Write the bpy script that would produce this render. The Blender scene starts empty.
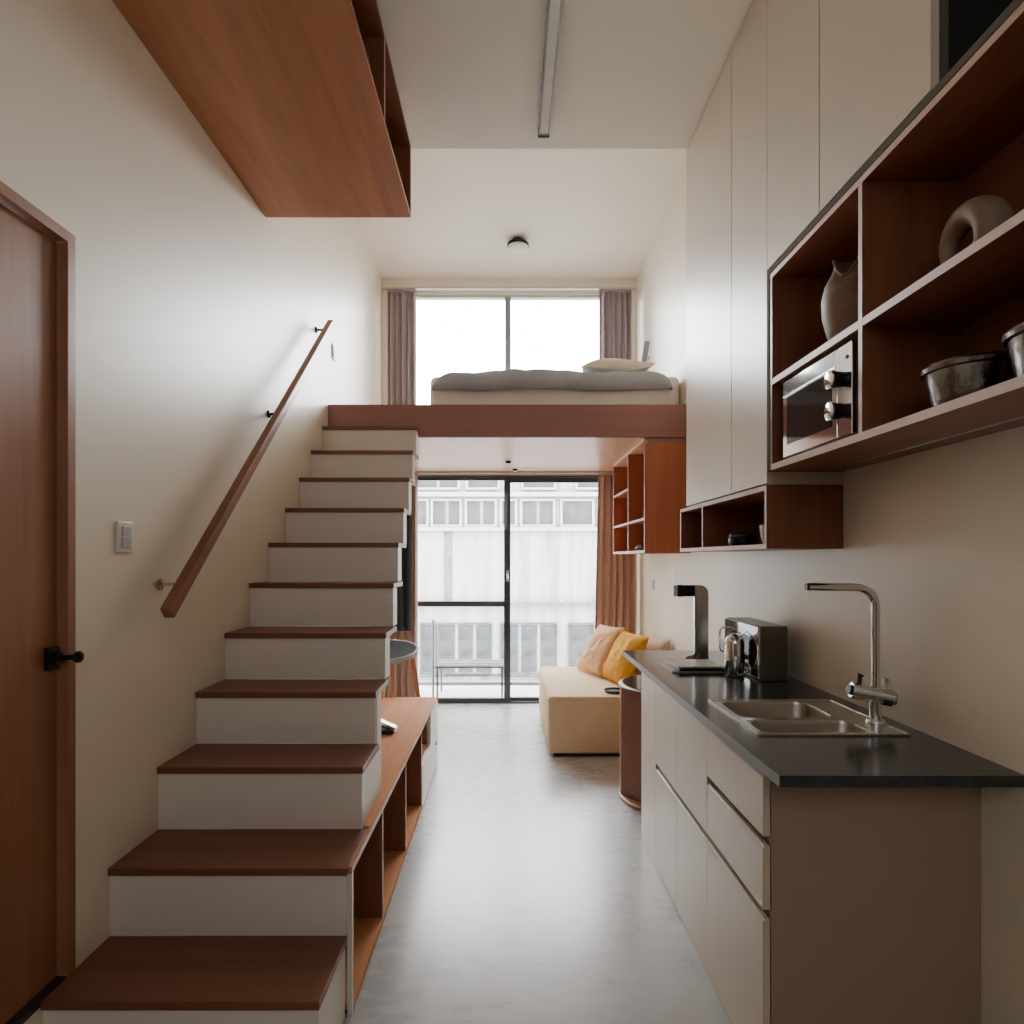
import bpy, bmesh, math, random
from mathutils import Vector, Matrix, noise
random.seed(7)
R = math.radians
sc = bpy.context.scene
COL = sc.collection

# ------------------------------------------------------------------ materials
def new_mat(name):
    m = bpy.data.materials.new(name); m.use_nodes = True
    nt = m.node_tree; b = nt.nodes['Principled BSDF']
    return m, nt, b

def plain(name, col, rough=.5, metal=0, spec=.5, coat=0, var=.04, scale=6., bump=0., bscale=200., rvar=0.):
    """principled with a faint procedural mottling"""
    m, nt, b = new_mat(name)
    tc = nt.nodes.new('ShaderNodeTexCoord')
    n = nt.nodes.new('ShaderNodeTexNoise'); n.inputs['Scale'].default_value = scale; n.inputs['Detail'].default_value = 4
    nt.links.new(tc.outputs['Object'], n.inputs['Vector'])
    r = nt.nodes.new('ShaderNodeValToRGB')
    c = Vector(col[:3])
    r.color_ramp.elements[0].color = (*(c*(1-var)), 1); r.color_ramp.elements[0].position = .3
    r.color_ramp.elements[1].color = (*[min(1, k*(1+var)) for k in c], 1); r.color_ramp.elements[1].position = .7
    nt.links.new(n.outputs['Fac'], r.inputs['Fac']); nt.links.new(r.outputs['Color'], b.inputs['Base Color'])
    b.inputs['Roughness'].default_value = rough; b.inputs['Metallic'].default_value = metal
    b.inputs['Specular IOR Level'].default_value = spec
    b.inputs['Coat Weight'].default_value = coat; b.inputs['Coat Roughness'].default_value = .2
    if rvar:
        mr = nt.nodes.new('ShaderNodeMapRange')
        mr.inputs['To Min'].default_value = max(.02, rough-rvar); mr.inputs['To Max'].default_value = rough+rvar
        nt.links.new(n.outputs['Fac'], mr.inputs['Value']); nt.links.new(mr.outputs['Result'], b.inputs['Roughness'])
    if bump:
        n2 = nt.nodes.new('ShaderNodeTexNoise'); n2.inputs['Scale'].default_value = bscale; n2.inputs['Detail'].default_value = 3
        nt.links.new(tc.outputs['Object'], n2.inputs['Vector'])
        bp = nt.nodes.new('ShaderNodeBump'); bp.inputs['Strength'].default_value = bump; bp.inputs['Distance'].default_value = .004
        nt.links.new(n2.outputs['Fac'], bp.inputs['Height']); nt.links.new(bp.outputs['Normal'], b.inputs['Normal'])
    return m

def wood(name, axis, dark, light, rough=.38, spec=.5, coat=.0, across=22.):
    m, nt, b = new_mat(name)
    tc = nt.nodes.new('ShaderNodeTexCoord')
    mp = nt.nodes.new('ShaderNodeMapping')
    s = [across]*3; s['XYZ'.index(axis)] = 1.1
    mp.inputs['Scale'].default_value = s
    nt.links.new(tc.outputs['Object'], mp.inputs['Vector'])
    n = nt.nodes.new('ShaderNodeTexNoise'); n.inputs['Scale'].default_value = 1.3; n.inputs['Detail'].default_value = 7; n.inputs['Roughness'].default_value = .62
    n.inputs['Distortion'].default_value = .5
    nt.links.new(mp.outputs['Vector'], n.inputs['Vector'])
    mp2 = nt.nodes.new('ShaderNodeMapping'); s2 = [5.]*3; s2['XYZ'.index(axis)] = .5; mp2.inputs['Scale'].default_value = s2
    nt.links.new(tc.outputs['Object'], mp2.inputs['Vector'])
    n2 = nt.nodes.new('ShaderNodeTexNoise'); n2.inputs['Scale'].default_value = 1.; n2.inputs['Detail'].default_value = 3
    nt.links.new(mp2.outputs['Vector'], n2.inputs['Vector'])
    mx = nt.nodes.new('ShaderNodeMix'); mx.data_type = 'FLOAT'; mx.inputs[0].default_value = .45
    nt.links.new(n.outputs['Fac'], mx.inputs[2]); nt.links.new(n2.outputs['Fac'], mx.inputs[3])
    r = nt.nodes.new('ShaderNodeValToRGB')
    r.color_ramp.elements[0].color = (*dark, 1); r.color_ramp.elements[0].position = .34
    r.color_ramp.elements[1].color = (*light, 1); r.color_ramp.elements[1].position = .66
    nt.links.new(mx.outputs[0], r.inputs['Fac']); nt.links.new(r.outputs['Color'], b.inputs['Base Color'])
    b.inputs['Roughness'].default_value = rough; b.inputs['Specular IOR Level'].default_value = spec
    b.inputs['Coat Weight'].default_value = coat; b.inputs['Coat Roughness'].default_value = .25
    bp = nt.nodes.new('ShaderNodeBump'); bp.inputs['Strength'].default_value = .06; bp.inputs['Distance'].default_value = .002
    nt.links.new(n.outputs['Fac'], bp.inputs['Height']); nt.links.new(bp.outputs['Normal'], b.inputs['Normal'])
    return m

def glass(name, tint=(1, 1, 1), refl=1.0):
    m = bpy.data.materials.new(name); m.use_nodes = True; nt = m.node_tree; nt.nodes.clear()
    o = nt.nodes.new('ShaderNodeOutputMaterial'); t = nt.nodes.new('ShaderNodeBsdfTransparent'); g = nt.nodes.new('ShaderNodeBsdfGlossy')
    t.inputs['Color'].default_value = (*tint, 1); g.inputs['Roughness'].default_value = .02
    f = nt.nodes.new('ShaderNodeFresnel'); f.inputs['IOR'].default_value = 1.45
    mu = nt.nodes.new('ShaderNodeMath'); mu.operation = 'MULTIPLY'; mu.inputs[1].default_value = refl
    mx = nt.nodes.new('ShaderNodeMixShader')
    nt.links.new(f.outputs[0], mu.inputs[0]); nt.links.new(mu.outputs[0], mx.inputs[0])
    nt.links.new(t.outputs[0], mx.inputs[1]); nt.links.new(g.outputs[0], mx.inputs[2]); nt.links.new(mx.outputs[0], o.inputs['Surface'])
    return m

WD, WL = (.165, .056, .026), (.290, .106, .050)
M = {}
M['wood_x'] = wood('wood_grain_x', 'X', WD, WL)
M['wood_y'] = wood('wood_grain_y', 'Y', WD, WL)
M['wood_z'] = wood('wood_grain_z', 'Z', WD, WL)
M['tread'] = wood('tread_wood', 'X', (.135, .048, .025), (.230, .085, .044), rough=.42)
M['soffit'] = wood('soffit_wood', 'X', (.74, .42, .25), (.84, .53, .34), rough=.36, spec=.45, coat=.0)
M['over'] = wood('overhead_wood', 'Y', (.33, .120, .050), (.52, .210, .095), rough=.36, across=12.)
M['beam'] = wood('beam_wood', 'X', (.27, .115, .092), (.34, .150, .122), rough=.4)
M['redwood'] = wood('red_shelf_wood', 'Z', (.38, .100, .042), (.52, .155, .068), rough=.42)
M['bench'] = wood('bench_wood', 'Y', (.50, .21, .090), (.64, .30, .140), rough=.7, spec=.12)
M['edge'] = wood('pale_lit_edge', 'Y', (.50, .32, .24), (.62, .42, .33), rough=.45)  # paler than the boards; light caught on front edges put into colour
M['door'] = wood('door_wood', 'Z', (.22, .088, .042), (.35, .148, .074), rough=.36)
M['stool_wood'] = wood('stool_wood', 'Z', (.38, .13, .05), (.50, .19, .08), rough=.45)
M['wall'] = plain('wall_paint', (.79, .715, .58), .40, var=.015, scale=1.5, bump=.03, bscale=90)
M['ceil_near'] = plain('lower_ceiling_paint', (.88, .845, .75), .6, var=.012, scale=1.2)
M['rear_wall'] = plain('rear_wall_dark', (.10, .06, .04), .6)  # unseen wall, colour darkened to cut light bounced into the near room
M['ceil'] = plain('ceiling_paint', (.87, .815, .70), .6, var=.012, scale=1.2)
M['riser'] = plain('riser_laminate', (.78, .74, .66), .4, var=.015)
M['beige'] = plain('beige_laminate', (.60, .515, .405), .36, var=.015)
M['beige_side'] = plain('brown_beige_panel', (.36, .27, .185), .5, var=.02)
M['casing'] = plain('olive_grey_edge', (.12, .10, .07), .85, spec=.1)
M['white_lam'] = plain('white_laminate', (.72, .70, .64), .4, var=.01)
M['dark_carcass'] = plain('dark_carcass', (.12, .085, .055), .6)
M['void'] = plain('unlit_black', (.006, .006, .006), .8)  # near-black colour stands in for shade inside recesses
M['stone'] = plain('dark_stone', (.028, .031, .034), .17, spec=.6, var=.35, scale=35, rvar=.05)
M['stone_edge'] = plain('speckled_stone_edge', (.12, .12, .122), .4, var=.35, scale=320)
M['chrome'] = plain('chrome', (.78, .78, .78), .08, 1, var=.01)
M['steel'] = plain('brushed_steel', (.56, .54, .50), .26, 1, var=.05, scale=60)
M['bowl_steel'] = plain('bowl_steel', (.44, .40, .34), .3, 1, var=.05, scale=40)
M['gunmetal'] = plain('gunmetal', (.15, .145, .12), .32, .85)
M['black'] = plain('black_plastic', (.012, .012, .013), .35)
M['blackmetal'] = plain('black_metal', (.018, .018, .02), .3, .6)
M['alu'] = plain('dark_aluminium', (.075, .08, .083), .4, .3)
M['alu_light'] = plain('light_aluminium', (.55, .55, .53), .4, .6)
M['grey_alu'] = plain('grey_aluminium', (.30, .32, .34), .4, .5)
M['glass'] = glass('window_glass', (.97, .98, .98), .8)
M['dark_glass'] = plain('dark_oven_glass', (.02, .02, .022), .06, spec=.8)
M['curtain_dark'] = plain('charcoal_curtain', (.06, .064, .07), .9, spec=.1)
def drape(name, col, trans):
    m, nt, b = new_mat(name)
    b.inputs['Base Color'].default_value = (*col, 1); b.inputs['Roughness'].default_value = .9; b.inputs['Specular IOR Level'].default_value = .1
    t = nt.nodes.new('ShaderNodeBsdfTranslucent'); mx = nt.nodes.new('ShaderNodeMixShader'); mx.inputs[0].default_value = trans
    tc = nt.nodes.new('ShaderNodeTexCoord'); wv = nt.nodes.new('ShaderNodeTexNoise'); wv.inputs['Scale'].default_value = 350
    nt.links.new(tc.outputs['Object'], wv.inputs['Vector'])
    rr = nt.nodes.new('ShaderNodeValToRGB'); rr.color_ramp.elements[0].color = (*[c*.9 for c in col], 1); rr.color_ramp.elements[1].color = (*[min(1, c*1.08) for c in col], 1)
    nt.links.new(wv.outputs['Fac'], rr.inputs['Fac']); nt.links.new(rr.outputs['Color'], b.inputs['Base Color']); nt.links.new(rr.outputs['Color'], t.inputs['Color'])
    o = nt.nodes['Material Output']
    nt.links.new(b.outputs[0], mx.inputs[1]); nt.links.new(t.outputs[0], mx.inputs[2]); nt.links.new(mx.outputs[0], o.inputs['Surface'])
    return m
M['curtain'] = drape('mauve_curtain', (.46, .40, .40), .18)
M['curtain_brown'] = drape('brown_curtain', (.60, .44, .36), .16)
M['sheet'] = plain('white_sheet', (.84, .82, .77), .9, spec=.1, bump=.2, bscale=60)
M['duvet'] = plain('grey_duvet', (.40, .42, .47), .95, spec=.08, var=.06, bump=.3, bscale=45)
M['pillow'] = plain('cream_pillow', (.66, .58, .50), .95, spec=.1)
M['daybed'] = plain('cream_upholstery', (.70, .53, .34), .85, spec=.15, var=.02, scale=12, bump=.15, bscale=500)
M['orange'] = plain('mustard_linen', (.70, .36, .055), .92, spec=.1, var=.06, scale=25, bump=.35, bscale=70)
M['peach'] = plain('peach_linen', (.70, .42, .23), .92, spec=.1, var=.05, scale=25, bump=.35, bscale=70)
M['oat'] = plain('oat_linen', (.60, .48, .34), .92, spec=.1, var=.05, scale=25, bump=.3, bscale=70)
M['leather'] = plain('brown_leather', (.24, .088, .048), .42, var=.05)
M['leather_light'] = plain('tan_board', (.36, .15, .075), .4, var=.05)
M['plate'] = plain('switch_plate', (.70, .70, .66), .35, var=.01)
M['plate_grey'] = plain('switch_rocker', (.42, .42, .40), .3, var=.15, scale=90)
M['ceramic'] = plain('beige_ceramic', (.25, .18, .12), .6, var=.12, scale=30)
M['ceramic_pale'] = plain('blush_ceramic', (.62, .50, .44), .5)
M['pot'] = plain('hammered_metal', (.30, .29, .28), .24, 1, var=.12, scale=25, bump=.5, bscale=55)
M['paper'] = plain('magazine_paper', (.66, .64, .60), .3, var=.15, scale=45)
M['cloth'] = plain('taupe_cloth', (.12, .085, .065), .9, var=.2, scale=40)
M['blue'] = plain('blue_grey_glaze', (.20, .26, .32), .3, var=.3, scale=60)
M['amber'] = plain('amber_glaze', (.42, .28, .12), .3)
M['crimson'] = plain('crimson_fabric', (.13, .008, .012), .7)
M['felt'] = plain('grey_felt', (.045, .047, .05), .95, spec=.1, var=.1, scale=60)
M['felt_rim'] = plain('pale_grey_rim', (.40, .40, .40), .6)
M['lamp_glass'] = plain('frosted_lamp_glass', (.80, .78, .72), .25)
M['facade'] = None
# concrete floor
def concrete_floor():
    m, nt, b = new_mat('polished_concrete')
    tc = nt.nodes.new('ShaderNodeTexCoord')
    n = nt.nodes.new('ShaderNodeTexNoise'); n.inputs['Scale'].default_value = 1.6; n.inputs['Detail'].default_value = 8; n.inputs['Roughness'].default_value = .6
    n2 = nt.nodes.new('ShaderNodeTexNoise'); n2.inputs['Scale'].default_value = 16; n2.inputs['Detail'].default_value = 6
    mp = nt.nodes.new('ShaderNodeMapping'); mp.inputs['Scale'].default_value = (.55, 1.2, 1)
    nt.links.new(tc.outputs['Object'], n.inputs['Vector']); nt.links.new(tc.outputs['Object'], mp.inputs['Vector']); nt.links.new(mp.outputs['Vector'], n2.inputs['Vector'])
    mx = nt.nodes.new('ShaderNodeMix'); mx.data_type = 'FLOAT'; mx.inputs[0].default_value = .45
    nt.links.new(n.outputs['Fac'], mx.inputs[2]); nt.links.new(n2.outputs['Fac'], mx.inputs[3])
    r = nt.nodes.new('ShaderNodeValToRGB')
    r.color_ramp.elements[0].position = .3; r.color_ramp.elements[0].color = (.385, .39, .39, 1)
    r.color_ramp.elements[1].position = .7; r.color_ramp.elements[1].color = (.50, .505, .50, 1)
    nt.links.new(mx.outputs[0], r.inputs['Fac']); nt.links.new(r.outputs['Color'], b.inputs['Base Color'])
    mr = nt.nodes.new('ShaderNodeMapRange'); mr.inputs['To Min'].default_value = .20; mr.inputs['To Max'].default_value = .36
    nt.links.new(mx.outputs[0], mr.inputs['Value']); nt.links.new(mr.outputs['Result'], b.inputs['Roughness'])
    bp = nt.nodes.new('ShaderNodeBump'); bp.inputs['Strength'].default_value = .05; bp.inputs['Distance'].default_value = .004
    nt.links.new(n2.outputs['Fac'], bp.inputs['Height']); nt.links.new(bp.outputs['Normal'], b.inputs['Normal'])
    return m
M['floor'] = concrete_floor()
def stained_concrete():
    m, nt, b = new_mat('stained_facade')
    tc = nt.nodes.new('ShaderNodeTexCoord')
    mp = nt.nodes.new('ShaderNodeMapping'); mp.inputs['Scale'].default_value = (2.2, 2.2, .18)
    nt.links.new(tc.outputs['Object'], mp.inputs['Vector'])
    n = nt.nodes.new('ShaderNodeTexNoise'); n.inputs['Scale'].default_value = 1.4; n.inputs['Detail'].default_value = 8; n.inputs['Roughness'].default_value = .65
    nt.links.new(mp.outputs['Vector'], n.inputs['Vector'])
    r = nt.nodes.new('ShaderNodeValToRGB')
    r.color_ramp.elements[0].position = .34; r.color_ramp.elements[0].color = (.085, .085, .085, 1)
    r.color_ramp.elements[1].position = .55; r.color_ramp.elements[1].color = (.155, .155, .155, 1)
    nt.links.new(n.outputs['Fac'], r.inputs['Fac']); nt.links.new(r.outputs['Color'], b.inputs['Base Color'])
    b.inputs['Roughness'].default_value = .9; b.inputs['Specular IOR Level'].default_value = .1
    return m
M['facade'] = stained_concrete()
M['facade_trim'] = plain('facade_trim', (.165, .165, .163), .8, spec=.1, var=.08)
M['facade_stain'] = plain('facade_stain', (.06, .06, .06), .9, spec=.1, var=.35, scale=9)
M['facade_pane'] = plain('facade_pane', (.028, .029, .030), .6, spec=.1, var=.4, scale=3)
M['facade_frame'] = plain('facade_frame', (.035, .035, .035), .8, spec=.1)
M['facade_pane_dark'] = plain('facade_pane_dark', (.021, .022, .023), .6, spec=.1, var=.55, scale=4)
M['balcony'] = plain('balcony_tile', (.19, .19, .187), .7, var=.05)
M['pale_metal'] = plain('pale_metal', (.095, .095, .095), .5, .2)

# ------------------------------------------------------------------ mesh builder
class MB:
    def __init__(s): s.v = []; s.f = []; s.m = []
    def add(s, vs, fs, mi=0):
        o = len(s.v); s.v += [tuple(v) for v in vs]
        for i, f in enumerate(fs):
            s.f.append([o+k for k in f]); s.m.append(mi[i] if isinstance(mi, (list, tuple)) else mi)
        return s
    def box(s, x0, x1, y0, y1, z0, z1, mi=0, front=None):
        """front: dict face-> material slot, faces: x- x+ y- y+ z- z+"""
        v = [(x, y, z) for x in (x0, x1) for y in (y0, y1) for z in (z0, z1)]
        F = {'x-': (0, 1, 3, 2), 'x+': (4, 6, 7, 5), 'y-': (0, 4, 5, 1), 'y+': (2, 3, 7, 6), 'z-': (0, 2, 6, 4), 'z+': (1, 5, 7, 3)}
        front = front or {}
        return s.add(v, list(F.values()), [front.get(k, mi) for k in F])
    def prism(s, poly, axis, a, b, mi=0):
        n = len(poly)
        def P(p, t):
            return {'x': (t, p[0], p[1]), 'y': (p[0], t, p[1]), 'z': (p[0], p[1], t)}[axis]
        v = [P(p, a) for p in poly] + [P(p, b) for p in poly]
        f = [list(range(n)), list(range(2*n-1, n-1, -1))] + [[i, (i+1) % n, n+(i+1) % n, n+i] for i in range(n)]
        return s.add(v, f, mi)
    def tube(s, pts, r, seg=12, mi=0, cap=True):
        pts = [Vector(p) for p in pts]; n = len(pts)
        rs = r if isinstance(r, (list, tuple)) else [r]*n
        vs = []; up = None
        for i, p in enumerate(pts):
            t = ((pts[min(i+1, n-1)]-p).normalized() + (p-pts[max(i-1, 0)]).normalized()).normalized() if 0 < i < n-1 else (pts[1]-pts[0] if i == 0 else pts[-1]-pts[-2]).normalized()
            if up is None: up = Vector((0, 0, 1)) if abs(t.z) < .9 else Vector((1, 0, 0))
            a = t.cross(up).normalized(); bb = a.cross(t).normalized(); up = bb
            for k in range(seg):
                an = 2*math.pi*k/seg
                vs.append(p + (a*math.cos(an)+bb*math.sin(an))*rs[i])
        fs = [[i*seg+k, i*seg+(k+1) % seg, (i+1)*seg+(k+1) % seg, (i+1)*seg+k] for i in range(n-1) for k in range(seg)]
        if cap: fs += [list(range(seg-1, -1, -1)), list(range((n-1)*seg, n*seg))]
        return s.add(vs, fs, mi)
    def lathe(s, prof, c, seg=32, axis='z', mi=0, a0=0., a1=2*math.pi, cap=True):
        c = Vector(c); full = abs(a1-a0-2*math.pi) < 1e-6; ns = seg if full else seg+1
        vs = []
        for (r, z) in prof:
            for k in range(ns):
                an = a0+(a1-a0)*k/seg
                x, y = r*math.cos(an), r*math.sin(an)
                vs.append(c + (Vector((x, y, z)) if axis == 'z' else Vector((z, x, y)) if axis == 'x' else Vector((x, z, y))))
        fs = []
        for i in range(len(prof)-1):
            for k in range(seg):
                k2 = (k+1) % ns
                fs.append([i*ns+k, i*ns+k2, (i+1)*ns+k2, (i+1)*ns+k])
        if full and cap:
            if prof[0][0] > 1e-5: fs.append(list(range(ns-1, -1, -1)))
            if prof[-1][0] > 1e-5: fs.append(list(range((len(prof)-1)*ns, len(prof)*ns)))
        return s.add(vs, fs, mi)
    def grid(s, fn, nu, nv, mi=0):
        vs = [fn(i/nu, j/nv) for i in range(nu+1) for j in range(nv+1)]
        fs = [[i*(nv+1)+j, (i+1)*(nv+1)+j, (i+1)*(nv+1)+j+1, i*(nv+1)+j+1] for i in range(nu) for j in range(nv)]
        return s.add(vs, fs, mi)
    def beam(s, p0, p1, w, h, side, mi=0):
        p0, p1, side = Vector(p0), Vector(p1), Vector(side).normalized(); t = (p1-p0).normalized(); u = side.cross(t).normalized()
        vs = [p + side*a*w/2 + u*b*h/2 for p in (p0, p1) for a, b in ((-1, -1), (1, -1), (1, 1), (-1, 1))]
        return s.add(vs, [(0, 1, 2, 3), (7, 6, 5, 4), (0, 4, 5, 1), (1, 5, 6, 2), (2, 6, 7, 3), (3, 7, 4, 0)], mi)

WLOC = {}
def link(name, mb, mats, loc, smooth, bevel, solid, sub, weld=True):
    loc = Vector(loc)
    me = bpy.data.meshes.new(name)
    me.from_pydata([tuple(Vector(v)-loc) for v in mb.v], [], mb.f)
    for mm in (mats if isinstance(mats, (list, tuple)) else [mats]): me.materials.append(M[mm] if isinstance(mm, str) else mm)
    me.polygons.foreach_set('material_index', mb.m)
    bm = bmesh.new(); bm.from_mesh(me)
    if weld: bmesh.ops.remove_doubles(bm, verts=bm.verts, dist=1e-5)
    bmesh.ops.recalc_face_normals(bm, faces=bm.faces); bm.to_mesh(me); bm.free()
    if smooth:
        me.polygons.foreach_set('use_smooth', [True]*len(me.polygons))
        try: me.set_sharp_from_angle(angle=R(smooth if smooth is not True else 40))
        except Exception: pass
    o = bpy.data.objects.new(name, me); COL.objects.link(o)
    if solid:
        d = o.modifiers.new('solid', 'SOLIDIFY'); d.thickness = solid; d.offset = 0
    if sub:
        d = o.modifiers.new('sub', 'SUBSURF'); d.levels = d.render_levels = sub
    if bevel:
        d = o.modifiers.new('bevel', 'BEVEL'); d.width = bevel; d.segments = 3 if bevel > .004 else 2; d.limit_method = 'ANGLE'; d.angle_limit = R(40); d.harden_normals = False
        if bevel > .012: me.polygons.foreach_set('use_smooth', [True]*len(me.polygons))
    return o

def base_of(mb):
    xs, ys, zs = zip(*mb.v)
    return Vector(((min(xs)+max(xs))/2, (min(ys)+max(ys))/2, min(zs)))

def tag(o, label, cat, group=None):
    o['label'] = label; o['category'] = cat
    if group: o['group'] = group
    return o

def thing(name, label, cat, loc, group=None):
    o = bpy.data.objects.new(name, None); COL.objects.link(o); o.empty_display_size = .05
    o.location = loc; WLOC[o] = Vector(loc)
    return tag(o, label, cat, group)

def part(name, mb, mats, parent, smooth=False, bevel=0, solid=0, sub=0, label=None, weld=True):
    w = base_of(mb)
    o = link(name, mb, mats, w, smooth, bevel, solid, sub, weld)
    o.parent = parent; o.location = w - WLOC[parent]; WLOC[o] = w
    if label: o['label'] = label
    return o

def solo(name, mb, mats, label, cat, group=None, smooth=False, bevel=0, solid=0, sub=0):
    w = base_of(mb); o = link(name, mb, mats, w, smooth, bevel, solid, sub); o.location = w; WLOC[o] = w
    return tag(o, label, cat, group)

def struct(name, mb, mats, smooth=False, bevel=0):
    w = base_of(mb); o = link(name, mb, mats, w, smooth, bevel, 0, 0); o.location = w; WLOC[o] = w
    o['kind'] = 'structure'
    return o

def struct_root(name, loc):
    o = bpy.data.objects.new(name, None); COL.objects.link(o); o.location = loc; WLOC[o] = Vector(loc); o['kind'] = 'structure'
    return o

def dup(root, loc, label=None):
    def cp(o, par):
        c = o.copy(); COL.objects.link(c)
        if par: c.parent = par
        for ch in list(o.children): cp(ch, c)
        return c
    r = cp(root, None); r.location = loc; WLOC[r] = Vector(loc)
    if label: r['label'] = label
    return r

# ------------------------------------------------------------------ key dimensions
XL, XR = -1.226, 1.265          # side walls
YB, YF = -1.6, 5.85             # wall behind the viewer, window wall
ZC1, ZC2 = 3.65, 4.15           # near (lower) and far ceiling
YD = 3.27                       # where the lower ceiling ends
LF, LT, LB = 4.11, 2.472, 2.247  # loft front, top, underside
H = 1.42

# ------------------------------------------------------------------ setting
struct('floor', MB().box(XL-.2, XR+.2, YB, YF+.12, -.12, 0), 'floor')
DY0, DY1, DZ0, DZ1 = .86, 1.668, .255, 2.30
w = MB()
w.box(XL-.14, XL, YB, DY0, 0, ZC2); w.box(XL-.14, XL, DY1, YF+.12, 0, ZC2)
w.box(XL-.14, XL, DY0, DY1, 0, DZ0-.012); w.box(XL-.14, XL, DY0, DY1, DZ1, ZC2)
struct('wall_left', w, 'wall')
struct('wall_right', MB().box(XR, XR+.14, YB, YF+.12, 0, ZC2), 'wall')
struct('wall_back', MB().box(XL-.14, XR+.14, YB-.12, YB, 0, ZC2), 'rear_wall')
UX0, UX1, UZ0, UZ1 = -1.13, 1.19, 2.50, 3.99
SX0, SX1, SZ1 = -1.17, 1.21, 2.225
w = MB()
w.box(XL, UX0, YF, YF+.12, 2.24, ZC2); w.box(UX1, XR, YF, YF+.12, 2.24, ZC2)
w.box(UX0, UX1, YF, YF+.12, UZ1, ZC2); w.box(UX0, UX1, YF, YF+.12, SZ1, UZ0)
w.box(XL, SX0, YF, YF+.12, 0, 2.24); w.box(SX1, XR, YF, YF+.12, 0, 2.24)
struct('wall_front', w, 'wall')
struct('ceiling', MB().box(XL-.14, XR+.14, YB-.12, YD, ZC1, ZC2+.12), 'ceil_near')
struct('ceiling.001', MB().box(XL-.14, XR+.14, YD, YF+.12, ZC2, ZC2+.12), 'ceil')

# door on the left wall
d = struct_root('door_1', (XL, (DY0+DY1)/2, DZ0))
part('door_leaf', MB().box(XL-.062, XL-.022, DY0+.004, DY1-.004, DZ0+.006, DZ1-.005), 'door', d, bevel=.002)
part('jamb_frame', MB().box(XL-.10, XL+.006, DY1-.001, DY1+.030, DZ0-.01, DZ1+.030), 'door', d, bevel=.0015)
part('jamb_frame', MB().box(XL-.10, XL+.006, DY0-.030, DY0+.001, DZ0-.01, DZ1+.030), 'door', d, bevel=.0015)
part('head_frame', MB().box(XL-.10, XL+.006, DY0, DY1, DZ1-.001, DZ1+.030), 'door', d, bevel=.0015)
part('threshold', MB().box(XL-.10, XL+.001, DY0, DY1, DZ0-.014, DZ0+.004), 'black', d)
hz, hy = 1.147, 1.638
hd = part('door_knob', MB().box(XL-.0225, XL-.008, hy-.022, hy+.018, hz-.031, hz+.031), 'blackmetal', d, bevel=.003, label='black square-plated door knob')
part('knob_stem', MB().tube([(XL-.010, hy, hz), (XL+.050, hy, hz+.003)], .0075, 16).tube([(XL-.008, hy, hz), (XL+.008, hy, hz)], .016, 16), 'blackmetal', hd, smooth=True)
part('knob_end', MB().lathe([(0, 0), (.010, .002), (.0155, .006), (.0165, .011), (.0145, .016), (.008, .019), (0, .020)], (XL+.046, hy, hz+.003), 24, 'x'), 'blackmetal', hd, smooth=True)

# windows
def rect_frame(mb, x0, x1, z0, z1, y0, y1, t, tb=None):
    tb = tb or t
    mb.box(x0, x1, y0, y1, z1-t, z1); mb.box(x0, x1, y0, y1, z0, z0+tb)
    mb.box(x0, x0+t, y0, y1, z0+tb, z1-t); mb.box(x1-t, x1, y0, y1, z0+tb, z1-t)
    return mb
w1 = struct_root('window_1', ((UX0+UX1)/2, YF, UZ0))
part('window_frame', rect_frame(MB(), UX0, UX1, UZ0, UZ1, YF+.02, YF+.09, .022), 'alu_light', w1)
part('mullion', MB().box(-.020, .038, YF+.015, YF+.085, UZ0+.02, UZ1-.02), 'grey_alu', w1)
part('pane', MB().box(UX0+.02, -.010, YF+.045, YF+.051, UZ0+.02, UZ1-.02), 'glass', w1)
part('pane', MB().box(.028, UX1-.02, YF+.055, YF+.061, UZ0+.02, UZ1-.02), 'glass', w1)
w2 = struct_root('window_2', ((SX0+SX1)/2, YF, 0))
part('window_frame', rect_frame(MB(), SX0, SX1, .002, SZ1, YF+.005, YF+.115, .014, .014), 'alu', w2)
sl = part('sliding_sash', rect_frame(MB(), SX0+.016, .034, .017, SZ1-.016, YF+.015, YF+.052, .030, .032), 'alu', w2)
part('transom', MB().box(SX0+.046, .004, YF+.016, YF+.051, .945, .998), 'alu', sl)
part('pane', MB().box(SX0+.045, .005, YF+.031, YF+.037, .997, SZ1-.045), 'glass', sl)
part('pane', MB().box(SX0+.045, .005, YF+.031, YF+.037, .048, .946), 'glass', sl)
s2 = part('fixed_sash', rect_frame(MB(), -.03, SX1-.016, .017, SZ1-.016, YF+.060, YF+.098, .045, .030), 'alu', w2)
part('pane', MB().box(.014, SX1-.060, YF+.076, YF+.082, .046, SZ1-.060), 'glass', s2)
lk = part('sash_lock', MB().box(-.005, .018, YF+.002, YF+.016, 1.19, 1.30), 'alu_light', w2, bevel=.003)
part('lock_lever', MB().tube([(.007, YF+.004, 1.215), (.007, YF-.018, 1.225), (.007, YF-.02, 1.265)], .006, 10), 'chrome', lk, smooth=True)

# ------------------------------------------------------------------ loft
lo = thing('loft_platform', 'reddish-brown sleeping loft with deep front beam, spanning the room above the glass door', 'loft', (0, LF, LB))
part('front_beam', MB().box(XL, XR, LF, LF+.03, LB, LT), 'beam', lo, bevel=.0015)
part('deck', MB().box(XL, XR, LF+.031, YF-.001, LB+.03, LT-.004), 'beam', lo)
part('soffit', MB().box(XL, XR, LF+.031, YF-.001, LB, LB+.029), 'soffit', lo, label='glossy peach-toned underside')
part('soffit_trim', MB().box(XL, XR, YF-.02, YF-.001, LB-.010, LB-.001), 'wood_x', lo)

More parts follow.
